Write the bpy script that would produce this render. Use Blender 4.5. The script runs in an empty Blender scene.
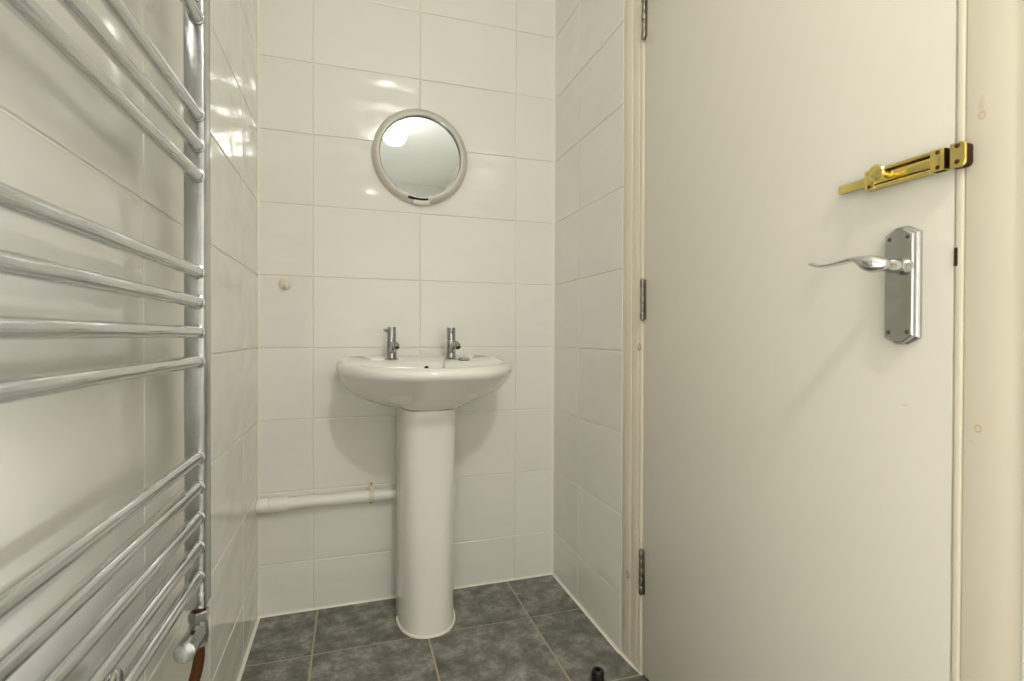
import bpy, bmesh, math, random
from mathutils import Vector, Matrix
random.seed(7)
PI = math.pi
C = bpy.context.scene.collection

# ------------------------------------------------------------------ dimensions (metres)
XL, XR, YB, YF, ZC = -0.2426, 0.6302, 1.5351, -2.20, 2.32
XW = 0.92                      # the room is wider behind the camera
DX = 0.634                     # plane of the door leaf and its frame
HR = 0.7401                    # height of one tile joint, rows every 0.2 m

# ------------------------------------------------------------------ materials
def new_mat(name):
    m = bpy.data.materials.new(name); m.use_nodes = True
    nt = m.node_tree; nt.nodes.clear()
    out = nt.nodes.new('ShaderNodeOutputMaterial')
    b = nt.nodes.new('ShaderNodeBsdfPrincipled')
    nt.links.new(b.outputs[0], out.inputs[0])
    return m, nt, b
def rgb(h):
    v = [int(h[i:i+2], 16)/255 for i in (0, 2, 4)]
    return tuple((x/12.92 if x <= .04045 else ((x+.055)/1.055)**2.4) for x in v)+(1,)
def plain(name, col, rough=.5, metal=0., noise=0., nscale=30., bump=0., bscale=60., coat=0., stretch=None):
    m, nt, b = new_mat(name)
    b.inputs['Roughness'].default_value = rough; b.inputs['Metallic'].default_value = metal
    b.inputs['Coat Weight'].default_value = coat
    N, L = nt.nodes.new, nt.links.new
    tc = N('ShaderNodeTexCoord'); mp = N('ShaderNodeMapping'); L(tc.outputs['Object'], mp.inputs[0])
    if stretch: mp.inputs['Scale'].default_value = stretch
    nz = N('ShaderNodeTexNoise'); nz.inputs['Scale'].default_value = nscale; nz.inputs['Detail'].default_value = 5
    L(mp.outputs[0], nz.inputs['Vector'])
    mx = N('ShaderNodeMixRGB'); c = Vector(col[:3])
    mx.inputs[1].default_value = tuple(c*(1-noise))+(1,); mx.inputs[2].default_value = tuple(min(1, x*(1+noise)) for x in c)+(1,)
    L(nz.outputs['Fac'], mx.inputs[0]); L(mx.outputs[0], b.inputs['Base Color'])
    if bump:
        n2 = N('ShaderNodeTexNoise'); n2.inputs['Scale'].default_value = bscale; n2.inputs['Detail'].default_value = 3
        L(mp.outputs[0], n2.inputs['Vector'])
        bp = N('ShaderNodeBump'); bp.inputs['Strength'].default_value = bump; bp.inputs['Distance'].default_value = .002
        L(n2.outputs['Fac'], bp.inputs['Height']); L(bp.outputs[0], b.inputs['Normal'])
    return m

def wall_tile_mat():
    m, nt, b = new_mat('glazed_white_tile'); N, L = nt.nodes.new, nt.links.new
    geo = N('ShaderNodeNewGeometry'); tc = N('ShaderNodeTexCoord')
    off = N('ShaderNodeVectorMath'); off.operation = 'SCALE'; off.inputs['Scale'].default_value = 37
    comb = N('ShaderNodeCombineXYZ')
    for i in range(3): L(geo.outputs['Random Per Island'], comb.inputs[i])
    L(comb.outputs[0], off.inputs[0])
    add = N('ShaderNodeVectorMath'); L(tc.outputs['Object'], add.inputs[0]); L(off.outputs[0], add.inputs[1])
    mp = N('ShaderNodeMapping'); mp.inputs['Scale'].default_value = (1, 1, 2.2); L(add.outputs[0], mp.inputs[0])
    nz = N('ShaderNodeTexNoise'); nz.inputs['Scale'].default_value = 7.5; nz.inputs['Detail'].default_value = .6
    L(mp.outputs[0], nz.inputs['Vector'])
    bp = N('ShaderNodeBump'); bp.inputs['Strength'].default_value = 1.0; bp.inputs['Distance'].default_value = .0045
    L(nz.outputs['Fac'], bp.inputs['Height']); L(bp.outputs[0], b.inputs['Normal'])
    mx = N('ShaderNodeMixRGB'); mx.inputs[1].default_value = TILE1; mx.inputs[2].default_value = TILE2
    L(geo.outputs['Random Per Island'], mx.inputs[0]); L(mx.outputs[0], b.inputs['Base Color'])
    b.inputs['Roughness'].default_value = .11; b.inputs['IOR'].default_value = 1.5
    return m
def floor_tile_mat():
    m, nt, b = new_mat('slate_grey_floor_tile'); N, L = nt.nodes.new, nt.links.new
    geo = N('ShaderNodeNewGeometry'); tc = N('ShaderNodeTexCoord')
    comb = N('ShaderNodeCombineXYZ'); off = N('ShaderNodeVectorMath'); off.operation = 'SCALE'; off.inputs['Scale'].default_value = 53
    for i in range(3): L(geo.outputs['Random Per Island'], comb.inputs[i])
    L(comb.outputs[0], off.inputs[0])
    add = N('ShaderNodeVectorMath'); L(tc.outputs['Object'], add.inputs[0]); L(off.outputs[0], add.inputs[1])
    n1 = N('ShaderNodeTexNoise'); n1.inputs['Scale'].default_value = 21; n1.inputs['Detail'].default_value = 10; n1.inputs['Roughness'].default_value = .74
    n1.inputs['Distortion'].default_value = .1
    L(add.outputs[0], n1.inputs['Vector'])
    rp = N('ShaderNodeValToRGB'); e = rp.color_ramp.elements
    e[0].position = .32; e[0].color = rgb('4c4b46'); e[1].position = .70; e[1].color = rgb('aeaca3')
    k = e.new(.5); k.color = rgb('75736d')
    L(n1.outputs['Fac'], rp.inputs[0]); L(rp.outputs[0], b.inputs['Base Color'])
    n2 = N('ShaderNodeTexNoise'); n2.inputs['Scale'].default_value = 70; n2.inputs['Detail'].default_value = 4
    L(tc.outputs['Object'], n2.inputs['Vector'])
    bp = N('ShaderNodeBump'); bp.inputs['Strength'].default_value = .25; bp.inputs['Distance'].default_value = .001
    L(n2.outputs['Fac'], bp.inputs['Height']); L(bp.outputs[0], b.inputs['Normal'])
    b.inputs['Roughness'].default_value = .42
    return m
def painted_wood(name, col, marks, rough=.38):
    """cream gloss paint; marks = (y, z, ry, rz, kind, strength, colour) knots bleeding through / scuffs, on the X plane"""
    m, nt, b = new_mat(name); N, L = nt.nodes.new, nt.links.new
    tc = N('ShaderNodeTexCoord'); mp = N('ShaderNodeMapping'); mp.inputs['Scale'].default_value = (30, 30, 2.2)
    L(tc.outputs['Object'], mp.inputs[0])
    nz = N('ShaderNodeTexNoise'); nz.inputs['Scale'].default_value = 1.6; nz.inputs['Detail'].default_value = 4; L(mp.outputs[0], nz.inputs['Vector'])
    mx = N('ShaderNodeMixRGB'); c = Vector(col[:3])
    mx.inputs[1].default_value = tuple(c*.985)+(1,); mx.inputs[2].default_value = tuple(c*1.015)+(1,)
    L(nz.outputs['Fac'], mx.inputs[0]); last = mx.outputs[0]
    for (y, z, ry, rz, kind, st, mc) in marks:
        s = N('ShaderNodeVectorMath'); s.operation = 'SUBTRACT'; L(tc.outputs['Object'], s.inputs[0]); s.inputs[1].default_value = (0, y, z)
        q = N('ShaderNodeVectorMath'); q.operation = 'MULTIPLY'; L(s.outputs[0], q.inputs[0]); q.inputs[1].default_value = (0, 1/ry, 1/rz)
        wn = N('ShaderNodeTexNoise'); wn.inputs['Scale'].default_value = 160; L(tc.outputs['Object'], wn.inputs['Vector'])
        ln = N('ShaderNodeVectorMath'); ln.operation = 'LENGTH'; L(q.outputs[0], ln.inputs[0])
        ad = N('ShaderNodeMath'); ad.operation = 'MULTIPLY_ADD'; L(wn.outputs['Fac'], ad.inputs[0]); ad.inputs[1].default_value = .35; L(ln.outputs['Value'], ad.inputs[2])
        rp = N('ShaderNodeValToRGB'); e = rp.color_ramp.elements
        if kind == 'ring':
            e[0].position = .55; e[0].color = (.18, .18, .18, 1); e[1].position = 1.2/1.6; e[1].color = (1, 1, 1, 1)
            k = e.new(1.0); k.color = (0, 0, 0, 1)
        elif kind == 'shoe':
            e[0].position = .5; e[0].color = (.1, .1, .1, 1); e[1].position = .74; e[1].color = (1, 1, 1, 1)
            k2 = e.new(.93); k2.color = (1, 1, 1, 1)
            k = e.new(1.0); k.color = (0, 0, 0, 1)
        else:
            e[0].position = .2; e[0].color = (1, 1, 1, 1); e[1].position = 1; e[1].color = (0, 0, 0, 1)
        L(ad.outputs[0], rp.inputs[0]); f = rp.outputs[0]
        if kind == 'shoe':       # open at the top
            sp = N('ShaderNodeSeparateXYZ'); L(q.outputs[0], sp.inputs[0])
            mr = N('ShaderNodeMapRange'); mr.inputs['From Min'].default_value = .1; mr.inputs['From Max'].default_value = 1.0
            mr.inputs['To Min'].default_value = 1; mr.inputs['To Max'].default_value = 0; L(sp.outputs['Z'], mr.inputs['Value'])
            mm = N('ShaderNodeMath'); mm.operation = 'MULTIPLY'; L(f, mm.inputs[0]); L(mr.outputs[0], mm.inputs[1]); f = mm.outputs[0]
        sm = N('ShaderNodeMath'); sm.operation = 'MULTIPLY'; L(f, sm.inputs[0]); sm.inputs[1].default_value = st
        x = N('ShaderNodeMixRGB'); L(sm.outputs[0], x.inputs[0]); L(last, x.inputs[1]); x.inputs[2].default_value = mc; last = x.outputs[0]
    L(last, b.inputs['Base Color'])
    bp = N('ShaderNodeBump'); bp.inputs['Strength'].default_value = .12; bp.inputs['Distance'].default_value = .001
    L(nz.outputs['Fac'], bp.inputs['Height']); L(bp.outputs[0], b.inputs['Normal'])
    b.inputs['Roughness'].default_value = rough
    return m

TILE1, TILE2 = rgb('e3e2da'), rgb('e6e5de')
M_TILE = wall_tile_mat()
M_GROUT = plain('warm_white_grout', rgb('e9e6da'), .8, noise=.05, nscale=80, bump=.3, bscale=300)
M_FLOOR = floor_tile_mat()
M_FGROUT = plain('beige_floor_grout', rgb('b3a78c'), .85, noise=.14, nscale=60, bump=.4, bscale=300)
M_SEAL = plain('white_sealant', rgb('ebe7da'), .4, noise=.03)
M_PLASTER = plain('cream_plaster', rgb('e6e4dd'), .75, noise=.02, bump=.1)
M_CEIL = plain('white_ceiling_paint', rgb('eeeeea'), .8, noise=.01)
KN = rgb('a8752c')
M_FRAME = painted_wood('cream_painted_frame', rgb('e4dcc9'), [
    (.363, 1.0095, .0055, .006, 'ring', .6, rgb('c49a78')), (.3635, 1.021, .005, .016, 'blob', .35, rgb('c8a585')),
    (.3637, .6781, .0048, .0058, 'ring', .7, rgb('c99f62')), (.370, .664, .003, .002, 'blob', .25, KN),
    (1.026, .7513, .0085, .0125, 'shoe', 1.0, KN), (1.0675, .2076, .0095, .0125, 'shoe', 1.0, KN)], .4)
M_DOOR = painted_wood('cream_painted_door', rgb('e2ded2'), [(.4385, .6935, .006, .0011, 'blob', .5, rgb('8b8678'))], .35)
M_CHROME = plain('polished_chrome', rgb('d6d7d9'), .07, 1., noise=.012, nscale=14)
M_CHROME_B = plain('cloudy_chrome', rgb('b4b5b5'), .2, 1., noise=.26, nscale=26, bump=.06, bscale=140)
M_TAP = plain('bright_tap_chrome', rgb('a9aaab'), .07, 1., noise=.02, nscale=20)
M_PLATE = plain('worn_chrome_plate', rgb('bdbdbc'), .24, 1., noise=.24, nscale=38, bump=.08, bscale=120)
M_BRASS = plain('polished_brass', rgb('ecd684'), .2, 1., noise=.10, nscale=60)
M_BRASSD = plain('dark_brown_brass', rgb('4b2a12'), .4, .8, noise=.3, nscale=90)  # dark brown for the keeper inside, strap end and bar gaps
M_SCREWB = plain('dark_brass_screw', rgb('5d3f1c'), .4, .8, noise=.2, nscale=200)
M_SCREW = plain('grey_steel_screw', rgb('6f6c62'), .35, 1., noise=.15, nscale=200)
M_STEEL = plain('dull_hinge_steel', rgb('8d887c'), .38, 1., noise=.22, nscale=90)
M_COPPER = plain('tarnished_copper', rgb('5e3a1a'), .42, .7, noise=.25, nscale=60)
M_CERAM = plain('white_glazed_ceramic', rgb('e9e7e0'), .12)
M_PVC = plain('white_plastic_pipe', rgb('eeece4'), .3)
M_PVCY = plain('aged_white_plastic', rgb('ddd7c2'), .4)
M_RUB = plain('black_rubber', rgb('121211'), .45, noise=.2, nscale=80)
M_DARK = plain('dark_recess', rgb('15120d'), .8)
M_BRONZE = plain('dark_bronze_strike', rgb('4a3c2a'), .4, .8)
M_SATIN = plain('pearl_grey_plastic_rim', rgb('c6c2b8'), .3, .15, noise=.02)
M_MIRROR = plain('silvered_mirror_glass', rgb('bdc1c2'), .01, 1.)
def emit(name, col, st):
    m = bpy.data.materials.new(name); m.use_nodes = True; nt = m.node_tree; nt.nodes.clear()
    o = nt.nodes.new('ShaderNodeOutputMaterial'); e = nt.nodes.new('ShaderNodeEmission')
    e.inputs[0].default_value = col; e.inputs[1].default_value = st; nt.links.new(e.outputs[0], o.inputs[0]); return m

# ------------------------------------------------------------------ mesh helpers
def obj(name, bm, mats, parent=None, sharp=35, smooth=True):
    bmesh.ops.recalc_face_normals(bm, faces=bm.faces)
    me = bpy.data.meshes.new(name); bm.to_mesh(me); bm.free()
    for m in (mats if isinstance(mats, (list, tuple)) else [mats]): me.materials.append(m)
    if smooth:
        me.shade_smooth(); me.set_sharp_from_angle(angle=math.radians(sharp))
    o = bpy.data.objects.new(name, me); C.objects.link(o)
    if parent:
        o.parent = parent; o.matrix_parent_inverse = Matrix.Translation(-parent.location)
    return o
def tag(o, label=None, cat=None, group=None, kind=None):
    if label: o['label'] = label
    if cat: o['category'] = cat
    if group: o['group'] = group
    if kind: o['kind'] = kind
    return o
def empty(name, loc):
    o = bpy.data.objects.new(name, None); o.empty_display_size = .05; C.objects.link(o); o.location = loc; return o
def box(bm, a, b, bev=0., seg=2, mi=0):
    a, b = [min(p, q) for p, q in zip(a, b)], [max(p, q) for p, q in zip(a, b)]
    vs = [bm.verts.new((x, y, z)) for x in (a[0], b[0]) for y in (a[1], b[1]) for z in (a[2], b[2])]
    fs = [bm.faces.new([vs[i] for i in f]) for f in ((0,1,3,2),(4,6,7,5),(0,4,5,1),(2,3,7,6),(0,2,6,4),(1,5,7,3))]
    for f in fs: f.material_index = mi
    if bev:
        es = list({e for f in fs for e in f.edges})
        r = bmesh.ops.bevel(bm, geom=es, offset=bev, segments=seg, profile=.5, affect='EDGES')
        for f in r['faces']: f.material_index = mi
    return vs
def frame_of(d):
    d = Vector(d).normalized(); h = Vector((0, 0, 1)) if abs(d.z) < .9 else Vector((1, 0, 0))
    u = d.cross(h).normalized(); return d, u, u.cross(d)
def loft(bm, rings, cap0=True, cap1=True, mi=0, closed=False):
    R = [[bm.verts.new(p) for p in r] for r in rings]; n = len(R[0])
    pairs = list(zip(R, R[1:]))+([(R[-1], R[0])] if closed else [])
    for a, b in pairs:
        for i in range(n):
            f = bm.faces.new((a[i], a[(i+1) % n], b[(i+1) % n], b[i])); f.material_index = mi
    if cap0 and not closed: bm.faces.new(R[0][::-1]).material_index = mi
    if cap1 and not closed: bm.faces.new(R[-1]).material_index = mi
    return R
def turn(bm, o, d, prof, n=32, mi=0, cap0=True, cap1=True):
    """surface of revolution about o + t*d; prof = [(t, r)...]"""
    d, u, v = frame_of(d); o = Vector(o)
    loft(bm, [[o+d*t+(u*math.cos(2*PI*i/n)+v*math.sin(2*PI*i/n))*max(r, 1e-5) for i in range(n)] for t, r in prof], cap0, cap1, mi)
def cyl(bm, a, b, r, n=24, bev=0., mi=0):
    a, b = Vector(a), Vector(b); l = (b-a).length
    prof = [(0, r), (l, r)] if not bev else [(0, r-bev), (bev*.3, r-bev*.3), (bev, r), (l-bev, r), (l-bev*.3, r-bev*.3), (l, r-bev)]
    turn(bm, a, b-a, prof, n, mi)
def tube(bm, pts, r, n=12, mi=0):
    pts = [Vector(p) for p in pts]; rings = []
    up = None
    for i, p in enumerate(pts):
        d = (pts[min(i+1, len(pts)-1)]-pts[max(i-1, 0)]).normalized()
        if up is None: _, up, _ = frame_of(d)
        u = (up-d*up.dot(d)).normalized(); up = u; v = d.cross(u)
        rr = r[i] if isinstance(r, (list, tuple)) else r
        ru, rv = rr if isinstance(rr, (list, tuple)) else (rr, rr)
        rings.append([p+u*ru*math.cos(2*PI*k/n)+v*rv*math.sin(2*PI*k/n) for k in range(n)])
    loft(bm, rings, mi=mi)
def spline(P, k=8):
    P = [Vector(p) for p in P]; out = []
    for i in range(len(P)-1):
        a, b, c, d = P[max(i-1, 0)], P[i], P[i+1], P[min(i+2, len(P)-1)]
        for j in range(k):
            t = j/k; out.append(.5*((2*b)+(c-a)*t+(2*a-5*b+4*c-d)*t*t+(3*b-a-3*c+d)*t**3))
    return out+[P[-1]]
def torus(bm, o, d, R, r, n=48, m=10, sy=1.):
    d, u, v = frame_of(d); o = Vector(o)
    loft(bm, [[o+(u*math.cos(a)+v*math.sin(a))*(R+r*math.cos(b))+d*r*sy*math.sin(b) for b in [2*PI*j/m for j in range(m)]] for a in [2*PI*i/n for i in range(n)]], closed=True)

# ------------------------------------------------------------------ the setting
def cuts(lo, hi, ref, step):
    k = math.floor((lo-ref)/step)+1; out = [lo]
    while ref+k*step < hi-1e-4:
        if ref+k*step > lo+1e-4: out.append(ref+k*step)
        k += 1
    return out+[hi]
def tiles(bm, org, U, V, Nn, us, vs, gap, th=.0035, bev=.0012):
    """tiles as separate bevelled islands on a grout bed; front surface in the plane through org"""
    org, U, V, Nn = Vector(org), Vector(U), Vector(V), Vector(Nn)
    P = lambda u, v, h: org+U*u+V*v+Nn*h
    q = [bm.verts.new(P(u, v, -.0022)) for u, v in ((us[0], vs[0]), (us[-1], vs[0]), (us[-1], vs[-1]), (us[0], vs[-1]))]
    bm.faces.new(q).material_index = 1
    back = [bm.verts.new(P(u, v, -.06)) for u, v in ((us[0], vs[0]), (us[-1], vs[0]), (us[-1], vs[-1]), (us[0], vs[-1]))]
    bm.faces.new(back[::-1]).material_index = 1
    for i in range(4): bm.faces.new((q[i], back[i], back[(i+1) % 4], q[(i+1) % 4])).material_index = 1
    for i in range(len(us)-1):
        for j in range(len(vs)-1):
            gu = gap if gap > .004 else gap*.55
            a, b, c, d = us[i]+gu/2, us[i+1]-gu/2, vs[j]+gap/2, vs[j+1]-gap/2
            if b-a < .01 or d-c < .01: continue
            rings = [[P(*w) for w in ((a-e+t, c-e+t, h), (b+e-t, c-e+t, h), (b+e-t, d+e-t, h), (a-e+t, d+e-t, h))]
                     for e, t, h in ((.0, .0, -.004), (0, 0, -.0018), (0, .0005, -.0007), (0, .0012, -.0002), (0, .0024, 0))]
            R = [[bm.verts.new(p) for p in r] for r in rings]
            for r1, r2 in zip(R, R[1:]):
                for k in range(4): bm.faces.new((r1[k], r1[(k+1) % 4], r2[(k+1) % 4], r2[k]))
            bm.faces.new(R[-1])
def structure(name, bm, mats, label, cat, smooth=False, **k):
    o = obj(name, bm, mats, smooth=smooth, **k); return tag(o, label, cat, kind='structure')
def set_tile_obj(name, spec, label):
    bm = bmesh.new()
    for s in spec: tiles(bm, *s)
    me = bpy.data.meshes.new(name); bm.normal_update(); bm.to_mesh(me); bm.free()
    for m in (M_TILE, M_GROUT): me.materials.append(m)
    me.shade_smooth(); me.set_sharp_from_angle(angle=math.radians(8))
    o = bpy.data.objects.new(name, me); C.objects.link(o)
    return tag(o, label, 'wall', kind='structure')
zs = cuts(0, ZC, HR, .2)
set_tile_obj('wall_back', [((0, YB, 0), (1, 0, 0), (0, 0, 1), (0, -1, 0), cuts(XL, XR, .197, .3), zs, .0026)],
             'glossy white tiled back wall behind the washbasin')
set_tile_obj('wall_left', [((XL, 0, 0), (0, 1, 0), (0, 0, 1), (1, 0, 0), cuts(YF, YB, .7327, .3), zs, .0026)],
             'glossy white tiled wall on the left behind the towel rail')
set_tile_obj('wall_right', [((XR, 0, 0), (0, -1, 0), (0, 0, 1), (-1, 0, 0), cuts(-YB, -1.0985, -1.3485, .3), zs, .0026)],
             'narrow glossy white tiled strip of wall between the corner and the door frame')
bm = bmesh.new(); box(bm, (XW, YF, 0), (XW+.1, .12, ZC)); box(bm, (XR, .12, 0), (XW+.1, .3225, ZC)); box(bm, (XR, .3225, 2.06), (XR+.1, 1.0985, ZC))
structure('wall_door_side', bm, M_PLASTER, 'plain painted wall around and to the right of the door frame', 'wall')
bm = bmesh.new(); box(bm, (XL-.1, YF-.1, 0), (XW+.1, YF, ZC))
structure('wall_front', bm, M_PLASTER, 'plain painted wall facing the washbasin', 'wall')
bm = bmesh.new(); box(bm, (XL-.1, YF-.1, ZC), (XW+.1, YB+.1, ZC+.08))
structure('ceiling', bm, M_CEIL, 'plain white painted ceiling', 'ceiling')
bm = bmesh.new()
tiles(bm, (0, 0, 0), (1, 0, 0), (0, 1, 0), (0, 0, 1), cuts(XL, XW, .191, .281), cuts(YF, YB, 1.318, .3), .005)
me = bpy.data.meshes.new('floor'); bm.to_mesh(me); bm.free()
me.materials.append(M_FLOOR); me.materials.append(M_FGROUT)
fl = bpy.data.objects.new('floor', me); C.objects.link(fl); tag(fl, 'dark slate grey floor tiles with beige joints', 'floor', kind='structure')

# sealant beads along floor and in the corners
bm = bmesh.new()
def bead(p, q, a, b, r=.0045):
    """quarter-round fillet from p to q; a, b = the two wall directions away from the corner"""
    p, q, a, b = Vector(p), Vector(q), Vector(a), Vector(b)
    prof = [a*0]+[a*r*(1-math.sin(t))+b*r*(1-math.cos(t)) for t in [PI/2*i/5 for i in range(6)]]
    loft(bm, [[p+w for w in prof], [q+w for w in prof]])
bead((XL, YB, 0), (XR, YB, 0), (0, -1, 0), (0, 0, 1), .005)
bead((XL, YB, 0), (XL, YF, 0), (1, 0, 0), (0, 0, 1), .0065)
bead((XR, YB, 0), (XR, 1.0985, 0), (-1, 0, 0), (0, 0, 1), .0065)
bead((XL, YB, 0), (XL, YB, ZC), (1, 0, 0), (0, -1, 0), .0055)
bead((XR, YB, 0), (XR, YB, ZC), (-1, 0, 0), (0, -1, 0), .0055)
tube(bm, spline([(XR-.001, 1.1, .001), (XR+.0005, 1.07, .001), (.634, 1.035, .001), (.6365, 1.012, .001)], 5), .0042, 10)
structure('trim_2', bm, M_SEAL, 'thin white sealant bead along the floor and wall corners', 'sealant', smooth=True)

# door frame (trim_1)
bm = bmesh.new()
ZT = 1.985
box(bm, (XR+.0006, 1.058, 0.0), (DX+.07, 1.0985, ZT+.07), .001); box(bm, (DX-.002, 1.029, 0.0), (DX+.07, 1.062, ZT+.07), .002)            # hinge side, broad face
box(bm, (DX-.0015, 1.0125, 0.0), (DX+.07, 1.031, ZT+.012), .0055, 3)    # rounded inner edge of the hinge jamb
box(bm, (DX, .3235, 0.0), (DX+.07, .3785, ZT+.07), .003)            # lock side
box(bm, (DX-.0010, .3790, 0.0), (DX+.07, .3866, ZT+.012), .002)
box(bm, (DX, .3235, ZT+.008), (DX+.07, 1.0985, ZT+.07), .003)       # head
box(bm, (DX+.043, .3785, 0), (DX+.07, .3985, ZT+.01), .001)         # stops behind the leaf
box(bm, (DX+.043, .999, 0), (DX+.07, 1.02, ZT+.01), .001)
box(bm, (DX+.043, .3785, ZT-.01), (DX+.07, 1.02, ZT+.01), .001)
tr = structure('trim_1', bm, M_FRAME, 'cream painted wooden door frame with brown knots showing through', 'door frame', smooth=True)
bm = bmesh.new(); box(bm, (DX-.0018, .3836, .8535), (DX+.03, .3871, .8738), .0008)
obj('strike_plate', bm, M_BRONZE, tr)['label'] = 'dark metal strike plate in the frame'
# keeper of the brass bolt: hollow casting with rounded outer corners
KX0, KX1 = .621, DX
bm = bmesh.new()
def rounded_yz(y0, y1, z0, z1, r, n=5):     # rounded only on the y0 side
    pts = [(y1, z0), (y1, z1)]
    pts += [(y0+r-r*math.sin(t), z1-r+r*math.cos(t)) for t in [PI/2*i/n for i in range(n+1)]]
    pts += [(y0+r-r*math.cos(t), z0+r-r*math.sin(t)) for t in [PI/2*i/n for i in range(n+1)]]
    return pts
o1, i1 = rounded_yz(.3700, .3852, .9582, .9850, .005), rounded_yz(.3703, .3852, .9584, .9848, .005)
loft(bm, [[(x, y, z) for y, z in o1] for x in (KX0+.0022, KX0+.0006)]+[[(KX0, y*.93+.3785*.07, z*.95+.9716*.05) for y, z in o1]])
kp = obj('bolt_keeper', bm, M_BRASS, tr); kp['label'] = 'brass bolt keeper on the frame'
bm = bmesh.new(); loft(bm, [[(x, y*.97+.3785*.03, z*.97+.9714*.03) for y, z in i1] for x in (KX1+.001, KX0+.0022)])
obj('keeper_cavity', bm, M_BRASSD, kp)['label'] = 'dark brown inside of the keeper'  # solid dark brown block filling the keeper behind its face
def screw_x(name, y, z, x, r, mat, parent, ang=0.6, slot=True):
    bm = bmesh.new(); turn(bm, (x+.001, y, z), (-1, 0, 0), [(0, r), (.0012, r), (.0017, r*.7), (.0018, r*.2)], 16)
    o = obj(name, bm, mat, parent)
    return o
for z in (.9812, .9642): screw_x('screw', .3778, z, KX0, .0026, M_SCREWB, kp)

# door leaf
bm = bmesh.new(); box(bm, (DX, .3881, .008), (DX+.042, 1.0095, ZT), .0010)
door = tag(obj('door_1', bm, M_DOOR), 'flush cream painted door with chrome lever and brass bolt', 'door', kind='structure')
def hinge(z0, z1):
    bm = bmesh.new(); n = 5; h = (z1-z0)/n; y, x, r = 1.0105, DX-.0035, .0056
    for i in range(n):
        cyl(bm, (x, y, z0+h*i+.0010), (x, y, z0+h*(i+1)-.0010), r if i % 2 == 0 else r*.88, 20, .0010)
    cyl(bm, (x, y, z0-.002), (x, y, z1+.002), r*.72, 16, .001)
    box(bm, (DX-.0012, 1.0, z0+.001), (DX+.002, 1.0105, z1-.001), .0003)
    obj('hinge', bm, M_STEEL, door)
hinge(1.4485, 1.549); hinge(.8130, .9050); hinge(.1890, .2890)
# lever handle on its plate
def plate_outline(hw, zs0, za0, zs1, za1, yc=.4408):
    f = .30
    return [(yc-hw, zs0), (yc-hw, zs1), (yc-hw*f, za1), (yc+hw*f, za1), (yc+hw, zs1), (yc+hw, zs0), (yc+hw*f, za0), (yc-hw*f, za0)]
bm = bmesh.new(); rings = []
for x, hw, g in ((DX, .0205, .0018), (DX-.0035, .0205, .0018), (DX-.0050, .0192, .0008), (DX-.0058, .0180, 0.0), (DX-.0088, .0168, -.0008), (DX-.0100, .0152, -.0022)):
    rings.append([(x, y, z) for y, z in plate_outline(hw, .7762-g, .7682-g, .8975+g, .9060+g)])
loft(bm, rings)
hp = obj('door_handle', bm, M_PLATE, door, sharp=15); hp['label'] = 'worn chrome lever handle on a long plate'
SY, SZ = .4345, .8590
bm = bmesh.new(); turn(bm, (DX-.009, SY, SZ), (-1, 0, 0), [(0, .0105), (.003, .0105), (.006, .0088), (.010, .0072), (.014, .0080), (.018, .0088), (.026, .0082), (.032, .0068), (.036, .0070)], 28)
obj('spindle_neck', bm, M_CHROME, hp)
bm = bmesh.new()
P = spline([(.583, .4205, .8560), (.580, .4265, .8580), (.577, .4345, .8596), (.5755, .4425, .8622), (.575, .4500, .8660), (.5745, .4590, .8680), (.5742, .4700, .8668), (.5745, .4860, .8652), (.575, .5000, .8655), (.5755, .5090, .8675), (.5765, .5180, .8712)], 6)
n = len(P); rad = []
for i in range(n):
    t = i/(n-1)
    key = [(0, (.002, .002)), (.06, (.0075, .0068)), (.20, (.0100, .0102)), (.30, (.0098, .0094)), (.38, (.0090, .0060)), (.46, (.0080, .0036)), (.56, (.0078, .0027)), (.7, (.0080, .0022)), (.9, (.0085, .0025)), (.97, (.0078, .0024)), (1, (.004, .0010))]
    for (a, A), (b, B) in zip(key, key[1:]):
        if a <= t <= b+1e-9:
            s = (t-a)/(b-a); rad.append((A[0]+(B[0]-A[0])*s, A[1]+(B[1]-A[1])*s)); break
rings = []
for i, p in enumerate(P):
    d = (P[min(i+1, n-1)]-P[max(i-1, 0)]).normalized(); u = Vector((1, 0, 0)); u = (u-d*u.dot(d)).normalized(); v = d.cross(u)
    rings.append([p+u*rad[i][0]*math.cos(2*PI*k/20)+v*rad[i][1]*math.sin(2*PI*k/20) for k in range(20)])
loft(bm, rings); obj('lever', bm, M_CHROME, hp, sharp=60)
bm = bmesh.new(); turn(bm, (.5725, .4395, .8602), (-1, .12, .0), [(-.006, .0075), (-.003, .0082), (-.001, .0078), (0, .0065), (.0008, .003)], 24)
obj('lever_boss', bm, M_CHROME, hp)
for y, z in ((.4515, .8935), (.4302, .8935), (.4515, .7812), (.4302, .7812)): screw_x('screw', y, z, DX-.0098, .0026, M_SCREW, hp)
# brass surface bolt
bm = bmesh.new(); BZ0, BZ1 = .9604, .9845
box(bm, (DX, .3907, BZ0), (DX-.0025, .4819, BZ1), .0008)                       # base plate
box(bm, (DX-.002, .3907, BZ1-.0042), (DX-.0115, .4800, BZ1), .001)             # upper guide rail
box(bm, (DX-.002, .3907, BZ0), (DX-.0115, .4800, BZ0+.0042), .001)             # lower guide rail
box(bm, (DX-.002, .3907, BZ0), (DX-.0130, .4050, BZ1), .0012)                  # strap with two screws
box(bm, (DX-.002, .4690, BZ0-.0002), (DX-.0130, .4815, BZ1), .0012)            # strap at the tail
db = obj('slide_bolt', bm, M_BRASS, door); db['label'] = 'brass surface bolt above the lever handle'
bm = bmesh.new(); box(bm, (DX-.0028, .3920, .9662), (DX-.0105, .5200, .9776), .0009)
obj('bolt_bar', bm, M_BRASS, db)
bm = bmesh.new(); box(bm, (DX-.0004, .3900, BZ0+.001), (DX-.0122, .39075, BZ1-.001))
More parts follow.
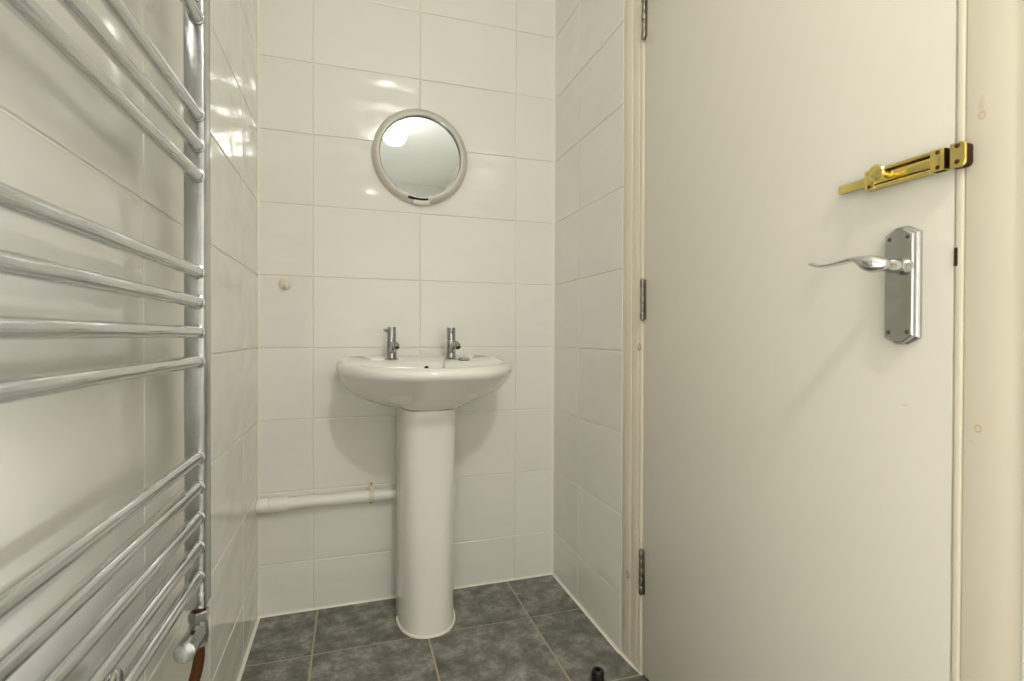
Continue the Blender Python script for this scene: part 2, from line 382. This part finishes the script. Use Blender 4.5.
obj('strap_end', bm, M_BRASSD, db)['label'] = 'dark brown end face of the bolt strap'  # thin dark brown plate over the end of the strap
bm = bmesh.new(); turn(bm, (DX-.010, .4520, .9727), (-1, 0, 0), [(0, .0048), (.002, .0046), (.005, .0032), (.012, .0030), (.016, .0040), (.0185, .0080), (.0205, .0098), (.0225, .0100), (.0242, .0088), (.0252, .006), (.0256, .002)], 32)
obj('bolt_knob', bm, M_BRASS, db)
for y, z in ((.3970, .9806), (.3970, .9640), (.4752, .9640), (.4752, .9806)): screw_x('screw', y, z, DX-.0128, .0025, M_SCREWB, db)
bm = bmesh.new()
for z in (.9788, .9651): box(bm, (DX-.0026, .4052, z-.001), (DX-.006, .4688, z+.001))
obj('guide_groove', bm, M_BRASSD, db)['label'] = 'dark groove beside the sliding bar'

# ------------------------------------------------------------------ washbasin on pedestal
BX = .198
basin = empty('pedestal_washbasin', (BX, 1.42, 0))
tag(basin, 'white ceramic washbasin on a full pedestal against the tiled wall', 'washbasin')
NS = 128
def D(hw, yf, yb, ym, z, n=2.25, nb=7., dz=None):
    out = []
    for i in range(NS):
        a = 2*PI*i/NS; c, s = math.cos(a), math.sin(a)
        e = n if s < 0 else nb
        x = BX+hw*math.copysign(abs(c)**(2/e), c)
        y = ym-(ym-yf)*abs(s)**(2/e) if s < 0 else ym+(yb-ym)*abs(s)**(2/e)
        zz = z(x, y) if callable(z) else z
        out.append(Vector((x, y, zz)))
    return out
YW = YB-.0005
def neck(r, z):      # the flat panel that runs from the pedestal up into the underside of the bowl
    t = min(max((z-.583)/.085, 0), 1); w = .074-.034*t; p = 1.2965+(1.150-1.2965)*t
    for v in r:
        if v.y < 1.40 and v.y > p:
            d = abs(v.x-BX); k = min(1, max(0, (w-d)/(w*.16)))
            v.y += (p-v.y)*k
    return r
def tilt(r, z):      # the rim dips a little to the front and rises to the wall
    k = min(max((z-.66)/.03, 0), 1)
    for v in r: v.z += k*((v.y-1.45)*.018 if v.y < 1.45 else (.0010 if v.y < 1.47 else .001+(v.y-1.47)*.14))
    return r
bm = bmesh.new(); rings = []
outer = [(.560, .064, 1.33, 1.46), (.5800, .0700, 1.304, 1.46), (.5842, .0745, 1.298, 1.458), (.590, .124, 1.305, 1.455), (.603, .160, 1.280, 1.45), (.618, .188, 1.250, 1.445), (.636, .210, 1.215, 1.44),
         (.655, .2235, 1.178, 1.44), (.668, .2285, 1.153, 1.44), (.6735, .2300, 1.1455, 1.44), (.6775, .2325, 1.140, 1.44), (.684, .2348, 1.1355, 1.44), (.691, .2355, 1.134, 1.44), (.698, .2345, 1.1355, 1.44), (.7035, .2310, 1.1405, 1.44),
         (.7065, .2255, 1.148, 1.44), (.7072, .219, 1.157, 1.44)]
for z, hw, yf, ym in outer:
    r = D(hw, yf, YW, ym, z)
    if .585 < z < .668: neck(r, z)
    tilt(r, z)
    rings.append(r)
inner = [(.7060, .2135, 1.165, 1.408, 1.40), (.7030, .2085, 1.172, 1.404, 1.40), (.697, .2045, 1.178, 1.400, 1.395), (.684, .199, 1.186, 1.396, 1.39), (.660, .190, 1.198, 1.390, 1.385), (.630, .165, 1.222, 1.380, 1.375), (.605, .118, 1.256, 1.362, 1.355), (.593, .06, 1.285, 1.335, 1.325), (.590, .022, 1.293, 1.327, 1.315)]
# deck: rear of the rim top stays flat, bowl opening lies in front of the taps
for z, hw, yf, yb, ym in inner: rings.append(tilt(D(hw, yf, yb, ym, z, 2.2, 3.2), z))
loft(bm, rings, True, True)
bowl = obj('bowl', bm, M_CERAM, basin, sharp=50)
# raised back ledge of the deck
bm = bmesh.new(); turn(bm, (.1970, 1.397, .6870), (0, -1, .12), [(-.004, .0095), (.0012, .0095), (.0020, .0085), (.0020, .0062)], 28, cap1=False)
ov = obj('overflow_ring', bm, M_CERAM, bowl)
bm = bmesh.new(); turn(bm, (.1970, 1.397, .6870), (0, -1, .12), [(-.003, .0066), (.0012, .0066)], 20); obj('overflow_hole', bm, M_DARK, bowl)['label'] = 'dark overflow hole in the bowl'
bm = bmesh.new(); turn(bm, (BX, 1.31, .5895), (0, 0, 1), [(0, .021), (.002, .021), (.003, .018), (.0015, .014), (-.004, .012)], 28); obj('drain', bm, M_CHROME, bowl)
# pedestal
bm = bmesh.new(); rings = []
for z, hw, yf, ym, n in ((0, .0765, 1.302, 1.425, 2.4), (.012, .0757, 1.3035, 1.425, 2.4), (.06, .0745, 1.306, 1.425, 2.5), (.15, .0736, 1.307, 1.424, 2.7), (.3, .0732, 1.306, 1.422, 3.1), (.45, .0730, 1.303, 1.42, 3.6), (.56, .0728, 1.298, 1.418, 4), (.579, .0728, 1.2965, 1.418, 4), (.5825, .0722, 1.2975, 1.418, 4), (.5835, .0705, 1.300, 1.418, 4)):
    rings.append(D(hw, yf, 1.4965, ym, z, n, 12))
loft(bm, rings)
ped = obj('pedestal', bm, M_CERAM, basin, sharp=50)
bm = bmesh.new(); prof = D(.0765, 1.302, 1.4965, 1.425, .0, 2.4, 12)
idx = [i for i in range(NS) if prof[i].y < 1.45]; path = [prof[i]+Vector((0, 0, .0015)) for i in idx]
tube(bm, path, .0042, 8); obj('sealant_bead', bm, M_SEAL, ped)['label'] = 'white sealant bead round the pedestal foot'

def tap(x, y, lever_dir, label):
    z = .7066
    t = empty('tap', (x, y, z)); t.parent = basin; t.matrix_parent_inverse = Matrix.Translation(-basin.location); t['label'] = label
    bm = bmesh.new()
    turn(bm, (x, y, z), (0, 0, 1), [(0, .0205), (.003, .0205), (.0048, .0185), (.006, .0150), (.012, .0138), (.042, .0130), (.052, .0128), (.056, .0124), (.058, .0115)], 28)
    obj('tap_body', bm, M_TAP, t)
    bm = bmesh.new(); turn(bm, (x, y, z+.0585), (0, 0, 1), [(0, .0110), (.001, .0126), (.032, .0126), (.0345, .0118), (.035, .008)], 28)
    obj('tap_head', bm, M_TAP, t)
    bm = bmesh.new(); l = Vector(lever_dir).normalized(); c = Vector((x, y, z+.078))
    tube(bm, [c+l*.008, c+l*.014, c+l*.020+Vector((0, 0, .002)), c+l*.024+Vector((0, 0, .003))], [.0036, .0034, .0044, .0022], 12)
    obj('tap_lever', bm, M_TAP, t)
    bm = bmesh.new()
    tube(bm, spline([(x, y-.002, z+.020), (x+.002, y-.016, z+.036), (x+.005, y-.034, z+.046), (x+.008, y-.050, z+.043), (x+.009, y-.056, z+.036)], 6), [.0090]*25, 16)
    obj('spout', bm, M_TAP, t)
    bm = bmesh.new(); turn(bm, (x+.009, y-.056, z+.0365), (.05, -.5, -1), [(0, .0062), (.0012, .0060)], 16); obj('spout_outlet', bm, M_DARK, t)
tap(.1083, 1.458, (-1, -.35, .25), 'left chrome pillar tap with its pin lever turned to the left')
tap(.2765, 1.458, (.15, -1, .2), 'right chrome pillar tap beside the plug chain')
bm = bmesh.new()
pts = spline([(.2665, 1.432, .708), (.256, 1.418, .7095), (.249, 1.408, .7065), (.2455, 1.398, .697), (.244, 1.392, .682), (.243, 1.386, .660)], 7)
for i, p in enumerate(pts):
    bmesh.ops.create_uvsphere(bm, u_segments=8, v_segments=6, radius=.0021, matrix=Matrix.Translation(p))
tube(bm, pts, .0009, 6)
ch = obj('plug_chain', bm, M_CHROME, basin)
bm = bmesh.new(); bmesh.ops.create_uvsphere(bm, u_segments=12, v_segments=8, radius=.0052, matrix=Matrix.Translation((.2438, 1.3905, .6865)))
obj('chain_bead', bm, M_CHROME, ch)
bm = bmesh.new(); turn(bm, (.3085, 1.428, .7068), (.0, -.1, 1), [(0, .0150), (.004, .0165), (.006, .0165), (.0085, .0130), (.0095, .006)], 24)
turn(bm, (.3085, 1.4275, .7155), (0, 0, 1), [(0, .004), (.004, .0035), (.006, .002)], 12)
pg = obj('plug', bm, M_CHROME, basin); pg['label'] = 'small chrome basin plug lying on the rim'
bm = bmesh.new(); turn(bm, (.3085, 1.428, .7062), (.0, -.1, 1), [(0, .0140), (.0012, .0168), (.0030, .0172), (.0036, .0160)], 24); obj('plug_seal', bm, M_RUB, pg)

# ------------------------------------------------------------------ round mirror
MC = Vector((.1980, YB, 1.3080)); bm = bmesh.new()
prof = [(0, .1400), (.003, .1415), (.009, .1410), (.0145, .1370), (.0175, .1310), (.0190, .1255), (.0190, .1225), (.0175, .1205), (.0130, .1198), (.0060, .1196)]
turn(bm, MC, (0, -1, 0), prof, 96, cap1=False)
mir = tag(obj('wall_mirror', bm, M_SATIN, sharp=50), 'round wall mirror with a pearl grey rim above the washbasin', 'mirror')
bm = bmesh.new(); turn(bm, MC+Vector((0, -.0095, 0)), (0, -1, 0), [(-.003, .1202), (0, .1202)], 96); obj('mirror_glass', bm, M_MIRROR, mir)
bm = bmesh.new(); torus(bm, MC+Vector((0, -.0165, 0)), (0, 1, 0), .1200, .0017, 96, 8); obj('inner_lip', bm, M_CHROME, mir)['label'] = 'bright chrome inner lip of the rim'
bm = bmesh.new(); n = 12
ar = [(-PI/2-.16+.34*i/n) for i in range(n+1)]
sec = lambda a: [MC+Vector((math.cos(a)*r, -h, math.sin(a)*r)) for r, h in ((.1432, .002), (.1432, .0130), (.1405, .0175), (.1325, .0205), (.1320, .0175), (.139, .004))]
loft(bm, [sec(a) for a in ar]); obj('rim_clip', bm, M_PVC, mir)['label'] = 'small clip at the bottom of the rim'
bm = bmesh.new(); sec2 = lambda a: [MC+Vector((math.cos(a)*r, -h, math.sin(a)*r)) for r, h in ((.1325, .016), (.1325, .0195), (.1262, .0206), (.1262, .017))]
loft(bm, [sec2(-PI/2-.30+.46*i/n) for i in range(n+1)]); obj('clip_slot', bm, M_DARK, mir)['label'] = 'dark slot above the rim clip'

# ------------------------------------------------------------------ little wall hook
bm = bmesh.new(); HC = Vector((-.1745, YB, .9185))
turn(bm, HC, (0, -1, 0), [(0, .0165), (.003, .0165), (.0055, .0140), (.0068, .008), (.007, .001)], 28)
hk = tag(obj('wall_hook', bm, M_PVCY), 'small round white hook stuck to the tiles left of the basin', 'hook')
bm = bmesh.new(); tube(bm, spline([HC+Vector((0, -.006, .002)), HC+Vector((0, -.010, -.006)), HC+Vector((0, -.016, -.010)), HC+Vector((0, -.020, -.004))], 5), .0032, 10); obj('hook_nub', bm, M_PVCY, hk)

# ------------------------------------------------------------------ waste pipe
def pz(x): return .3140+(.3160-.3140)*(x+.2268)/.2841
PYc, PR = YB-.0215, .0165
def P3(x): return Vector((x, PYc, pz(x)-.0005))
bm = bmesh.new(); cyl(bm, P3(XL), P3(.19), PR, 32)
wp = tag(obj('waste_pipe', bm, M_PVC), 'white plastic waste pipe running along the wall left of the pedestal', 'pipe')
bm = bmesh.new(); cyl(bm, P3(-.2115), P3(-.1645), PR+.0032, 32, .0012); obj('pipe_coupling', bm, M_PVC, wp)
bm = bmesh.new(); cyl(bm, P3(-.2425), P3(-.2125), PR+.0032, 32, .0014); obj('pipe_sleeve', bm, M_PVC, wp)
bm = bmesh.new(); x0, w = .0565, .0075; zc = pz(x0); rings = []
pth = [(YB, zc+.0345), (YB-.0035, zc+.0345), (YB-.004, zc+.0205)]+[(PYc-(PR+.0025)*math.cos(t), zc+(PR+.0025)*math.sin(t)) for t in [PI*.42-PI*.84*i/10 for i in range(11)]]+[(YB-.004, zc-.0195), (YB-.0035, zc-.0305), (YB, zc-.0305)]
for y, z in pth: rings.append([(x0-w, y, z), (x0+w, y, z), (x0+w, min(y+.0022, YB), z), (x0-w, min(y+.0022, YB), z)])
loft(bm, rings); clip = obj('pipe_clip', bm, M_PVCY, wp); clip['label'] = 'cream pipe clip screwed to the tiles'
for z in (zc+.0285, zc-.0255):
    bm = bmesh.new(); turn(bm, (x0, YB-.0032, z), (0, -1, 0), [(0, .0028), (.001, .0028), (.0014, .001)], 14); obj('screw', bm, M_SCREW, clip)

# ------------------------------------------------------------------ door stop
bm = bmesh.new(); turn(bm, (.526, 1.018, 0), (0, 0, 1), [(0, .0135), (.001, .0145), (.026, .0135), (.0295, .0128), (.031, .0112), (.031, .0062), (.022, .0055)], 32)
ds = tag(obj('door_stop', bm, M_RUB), 'black rubber door stop on the floor near the door frame', 'door stop')
bm = bmesh.new(); turn(bm, (.526, 1.018, .019), (0, 0, 1), [(0, .0054), (.005, .0054), (.006, .004)], 16); obj('screw', bm, M_SCREW, ds)

# ------------------------------------------------------------------ towel rail on the left wall
RXc, YN, YFAR = -.1946, .27, .770
rail = empty('towel_rail', (RXc, .53, .41))
tag(rail, 'chrome ladder towel rail fixed to the left tiled wall', 'towel rail')
def upright(y0, y1, dx=0.):
    bm = bmesh.new(); box(bm, (-.2105+dx, y0, .4085), (-.1863+dx, y1, 1.43), .0018, 3)
    return obj('upright', bm, M_CHROME_B, rail)
up = upright(YFAR, .803); upright(YN-.033, YN, -.0105)
ZB = [.4518, .4924, .5316, .5722, .6119, .7402, .7793, .8191, .8592, .9866, 1.0263, 1.0671, 1.1951, 1.2350, 1.2750, 1.3900]
def rx(y): return RXc-.021*(YFAR-y)
for z in ZB:
    bm = bmesh.new(); cyl(bm, (rx(YN), YN-.004, z), (rx(YFAR), YFAR+.004, z), .0077, 32); br = obj('bar', bm, M_CHROME, rail)
    for y in (YFAR-.0008, YN+.0008):
        bm = bmesh.new(); torus(bm, (rx(y), y, z), (0, 1, 0), .0082, .0016, 32, 8)
        wc = obj('weld_collar', bm, M_CHROME_B); wc.parent = br
# wall brackets between two bars
for (y, z) in ((.520, .4721), (.520, 1.2550)):
    bm = bmesh.new(); turn(bm, (-.1915, y, z), (-1, 0, 0), [(0, .004), (.0008, .0115), (.003, .0135), (.010, .0135), (.012, .008), (.016, .0075), (.044, .0075), (.0460, .0125), (.0511, .0125)], 28)
    obj('wall_bracket', bm, M_CHROME, rail)
# valve below the far upright
VX, VY = -.1975, .7865
bm = bmesh.new()
cyl(bm, (VX, VY, .4005), (VX, VY, .410), .0085, 20)
v0 = obj('valve_tail', bm, M_COPPER, rail); v0['label'] = 'brown brass valve tail'
bm = bmesh.new(); turn(bm, (VX, VY, .3870), (0, 0, 1), [(0, .0112), (.0015, .0130), (.0120, .0130), (.0138, .0112)], 6); obj('valve_nut', bm, M_CHROME_B, rail, sharp=20)
bm = bmesh.new(); turn(bm, (VX, VY, .358), (0, 0, 1), [(0, .0095), (.003, .0118), (.010, .0122), (.022, .0118), (.030, .0105)], 24)
turn(bm, (VX, VY, .352), (0, 0, 1), [(0, .0090), (.001, .0112), (.0095, .0112), (.0105, .009)], 6)
cyl(bm, (VX, VY-.006, .3755), (VX+.001, VY-.024, .3765), .0085, 20)
vb = obj('valve_body', bm, M_CHROME_B, rail, sharp=25)
bm = bmesh.new(); ax = Vector((.0030, -.062, .0105))
turn(bm, (VX+.001, VY-.019, .3770), ax, [(0, .0095), (.002, .0118), (.058, .0125), (.0605, .0118), (.0615, .0100), (.0618, .002)], 32)
vc = obj('valve_cap', bm, M_CHROME_B, rail); vc['label'] = 'smooth chrome cylinder cap of the valve'
bm = bmesh.new(); d, u, v = frame_of(ax); c0 = Vector((VX+.001, VY-.019, .3770))+d*.030+Vector((.0015, 0, .0117))
box(bm, (c0.x-.0022, c0.y-.007, c0.z-.001), (c0.x+.0022, c0.y+.007, c0.z+.0006)); obj('cap_slot', bm, M_DARK, vc)['label'] = 'dark slot in the valve cap'
bm = bmesh.new(); tube(bm, spline([(VX, VY, .356), (VX, VY, .335), (VX-.003, VY-.001, .315), (VX-.009, VY-.002, .29), (VX-.013, VY-.002, .255), (VX-.013, VY-.002, .12), (VX-.013, VY-.002, .0)], 6), .0072, 16)
cp = obj('supply_pipe', bm, M_COPPER, rail); cp['label'] = 'tarnished copper supply pipe to the valve'

# ------------------------------------------------------------------ ceiling lamp and light
LP = (.295, -.67)
cl = empty('ceiling_light', (LP[0], LP[1], ZC))
tag(cl, 'round white ceiling light seen in the wall mirror', 'ceiling light')
bm = bmesh.new(); turn(bm, (LP[0], LP[1], ZC), (0, 0, -1), [(0, .062), (.012, .062), (.018, .056), (.024, .045)], 40); obj('lamp_base', bm, M_PVC, cl)
bm = bmesh.new(); turn(bm, (LP[0], LP[1], ZC-.1), (0, 0, -1), [(-.088*math.cos(t), .088*math.sin(t)) for t in [.5+(2.366-.5)*i/20 for i in range(21)]], 48)
LAMP_E = 26
obj('lamp_globe', bm, emit('warm_lamp_globe', (1, .98, .93, 1), LAMP_E), cl)

ld = bpy.data.lights.new('ceiling_light_bulb', 'AREA'); ld.shape = 'DISK'; ld.size = .118; ld.energy = 13; ld.color = (1, .98, .93)
lo = bpy.data.objects.new('ceiling_light_bulb', ld); C.objects.link(lo); lo.location = (LP[0], LP[1], ZC-.1640)

# added unseen spot, bounced off the ceiling above the camera as overhead fill
def spot(name, loc, aim, power, size, blend, radius, col):
    l = bpy.data.lights.new(name, 'SPOT'); l.energy = power; l.spot_size = size; l.spot_blend = blend; l.shadow_soft_size = radius; l.color = col
    o = bpy.data.objects.new(name, l); C.objects.link(o); o.location = loc
    o.rotation_euler = (Vector(aim)-Vector(loc)).to_track_quat('-Z', 'Y').to_euler(); return o
spot('ceiling_bounce_fill', (.20, .0, 1.10), (.08, .50, ZC), 29, math.radians(80), .8, .04, (.98, .99, 1))
# further added fill spots turned to the walls behind the camera, broad soft sources for the lower half of the room
spot('rear_bounce_fill', (.35, -.75, .80), (.30, YF, .55), 75, math.radians(120), .7, .06, (.98, .99, 1))
spot('left_bounce_fill', (.60, -.45, .60), (XL, -.35, .50), 78, math.radians(100), .85, .06, (.98, .99, 1))
spot('right_bounce_fill', (.0, -.50, 1.15), (XW, -.40, 1.30), 62, math.radians(90), .8, .06, (.98, .99, 1))

w = bpy.data.worlds.new('world'); bpy.context.scene.world = w; w.use_nodes = True
w.node_tree.nodes['Background'].inputs[0].default_value = (1, .95, .88, 1); w.node_tree.nodes['Background'].inputs[1].default_value = .05

# ------------------------------------------------------------------ camera
f, yaw, pit, rol = 508.18, .3069, -.008, .0031
fw = Vector((math.sin(yaw)*math.cos(pit), math.cos(yaw)*math.cos(pit), math.sin(pit)))
r = Vector((math.cos(yaw), -math.sin(yaw), 0)); u = r.cross(fw)
r2 = r*math.cos(rol)+u*math.sin(rol); u2 = u*math.cos(rol)-r*math.sin(rol)
cd = bpy.data.cameras.new('camera'); cam = bpy.data.objects.new('camera', cd); C.objects.link(cam)
cam.matrix_world = Matrix(((r2.x, u2.x, -fw.x, 0), (r2.y, u2.y, -fw.y, 0), (r2.z, u2.z, -fw.z, .7747), (0, 0, 0, 1)))
cd.sensor_width = 36; cd.sensor_fit = 'HORIZONTAL'; cd.lens = f*36/1024; cd.clip_start = .01
cd.dof.use_dof = True; cd.dof.focus_distance = 1.35; cd.dof.aperture_fstop = 8
sc = bpy.context.scene; sc.camera = cam
sc.view_settings.view_transform = 'Standard'; sc.view_settings.look = 'None'; sc.view_settings.gamma = 1
sc.view_settings.use_curve_mapping = False; sc.view_settings.exposure = 0.05
sc.cycles.use_denoising = True; sc.cycles.caustics_reflective = False; sc.cycles.caustics_refractive = False; sc.cycles.max_bounces = 10; sc.cycles.diffuse_bounces = 6; sc.cycles.glossy_bounces = 6
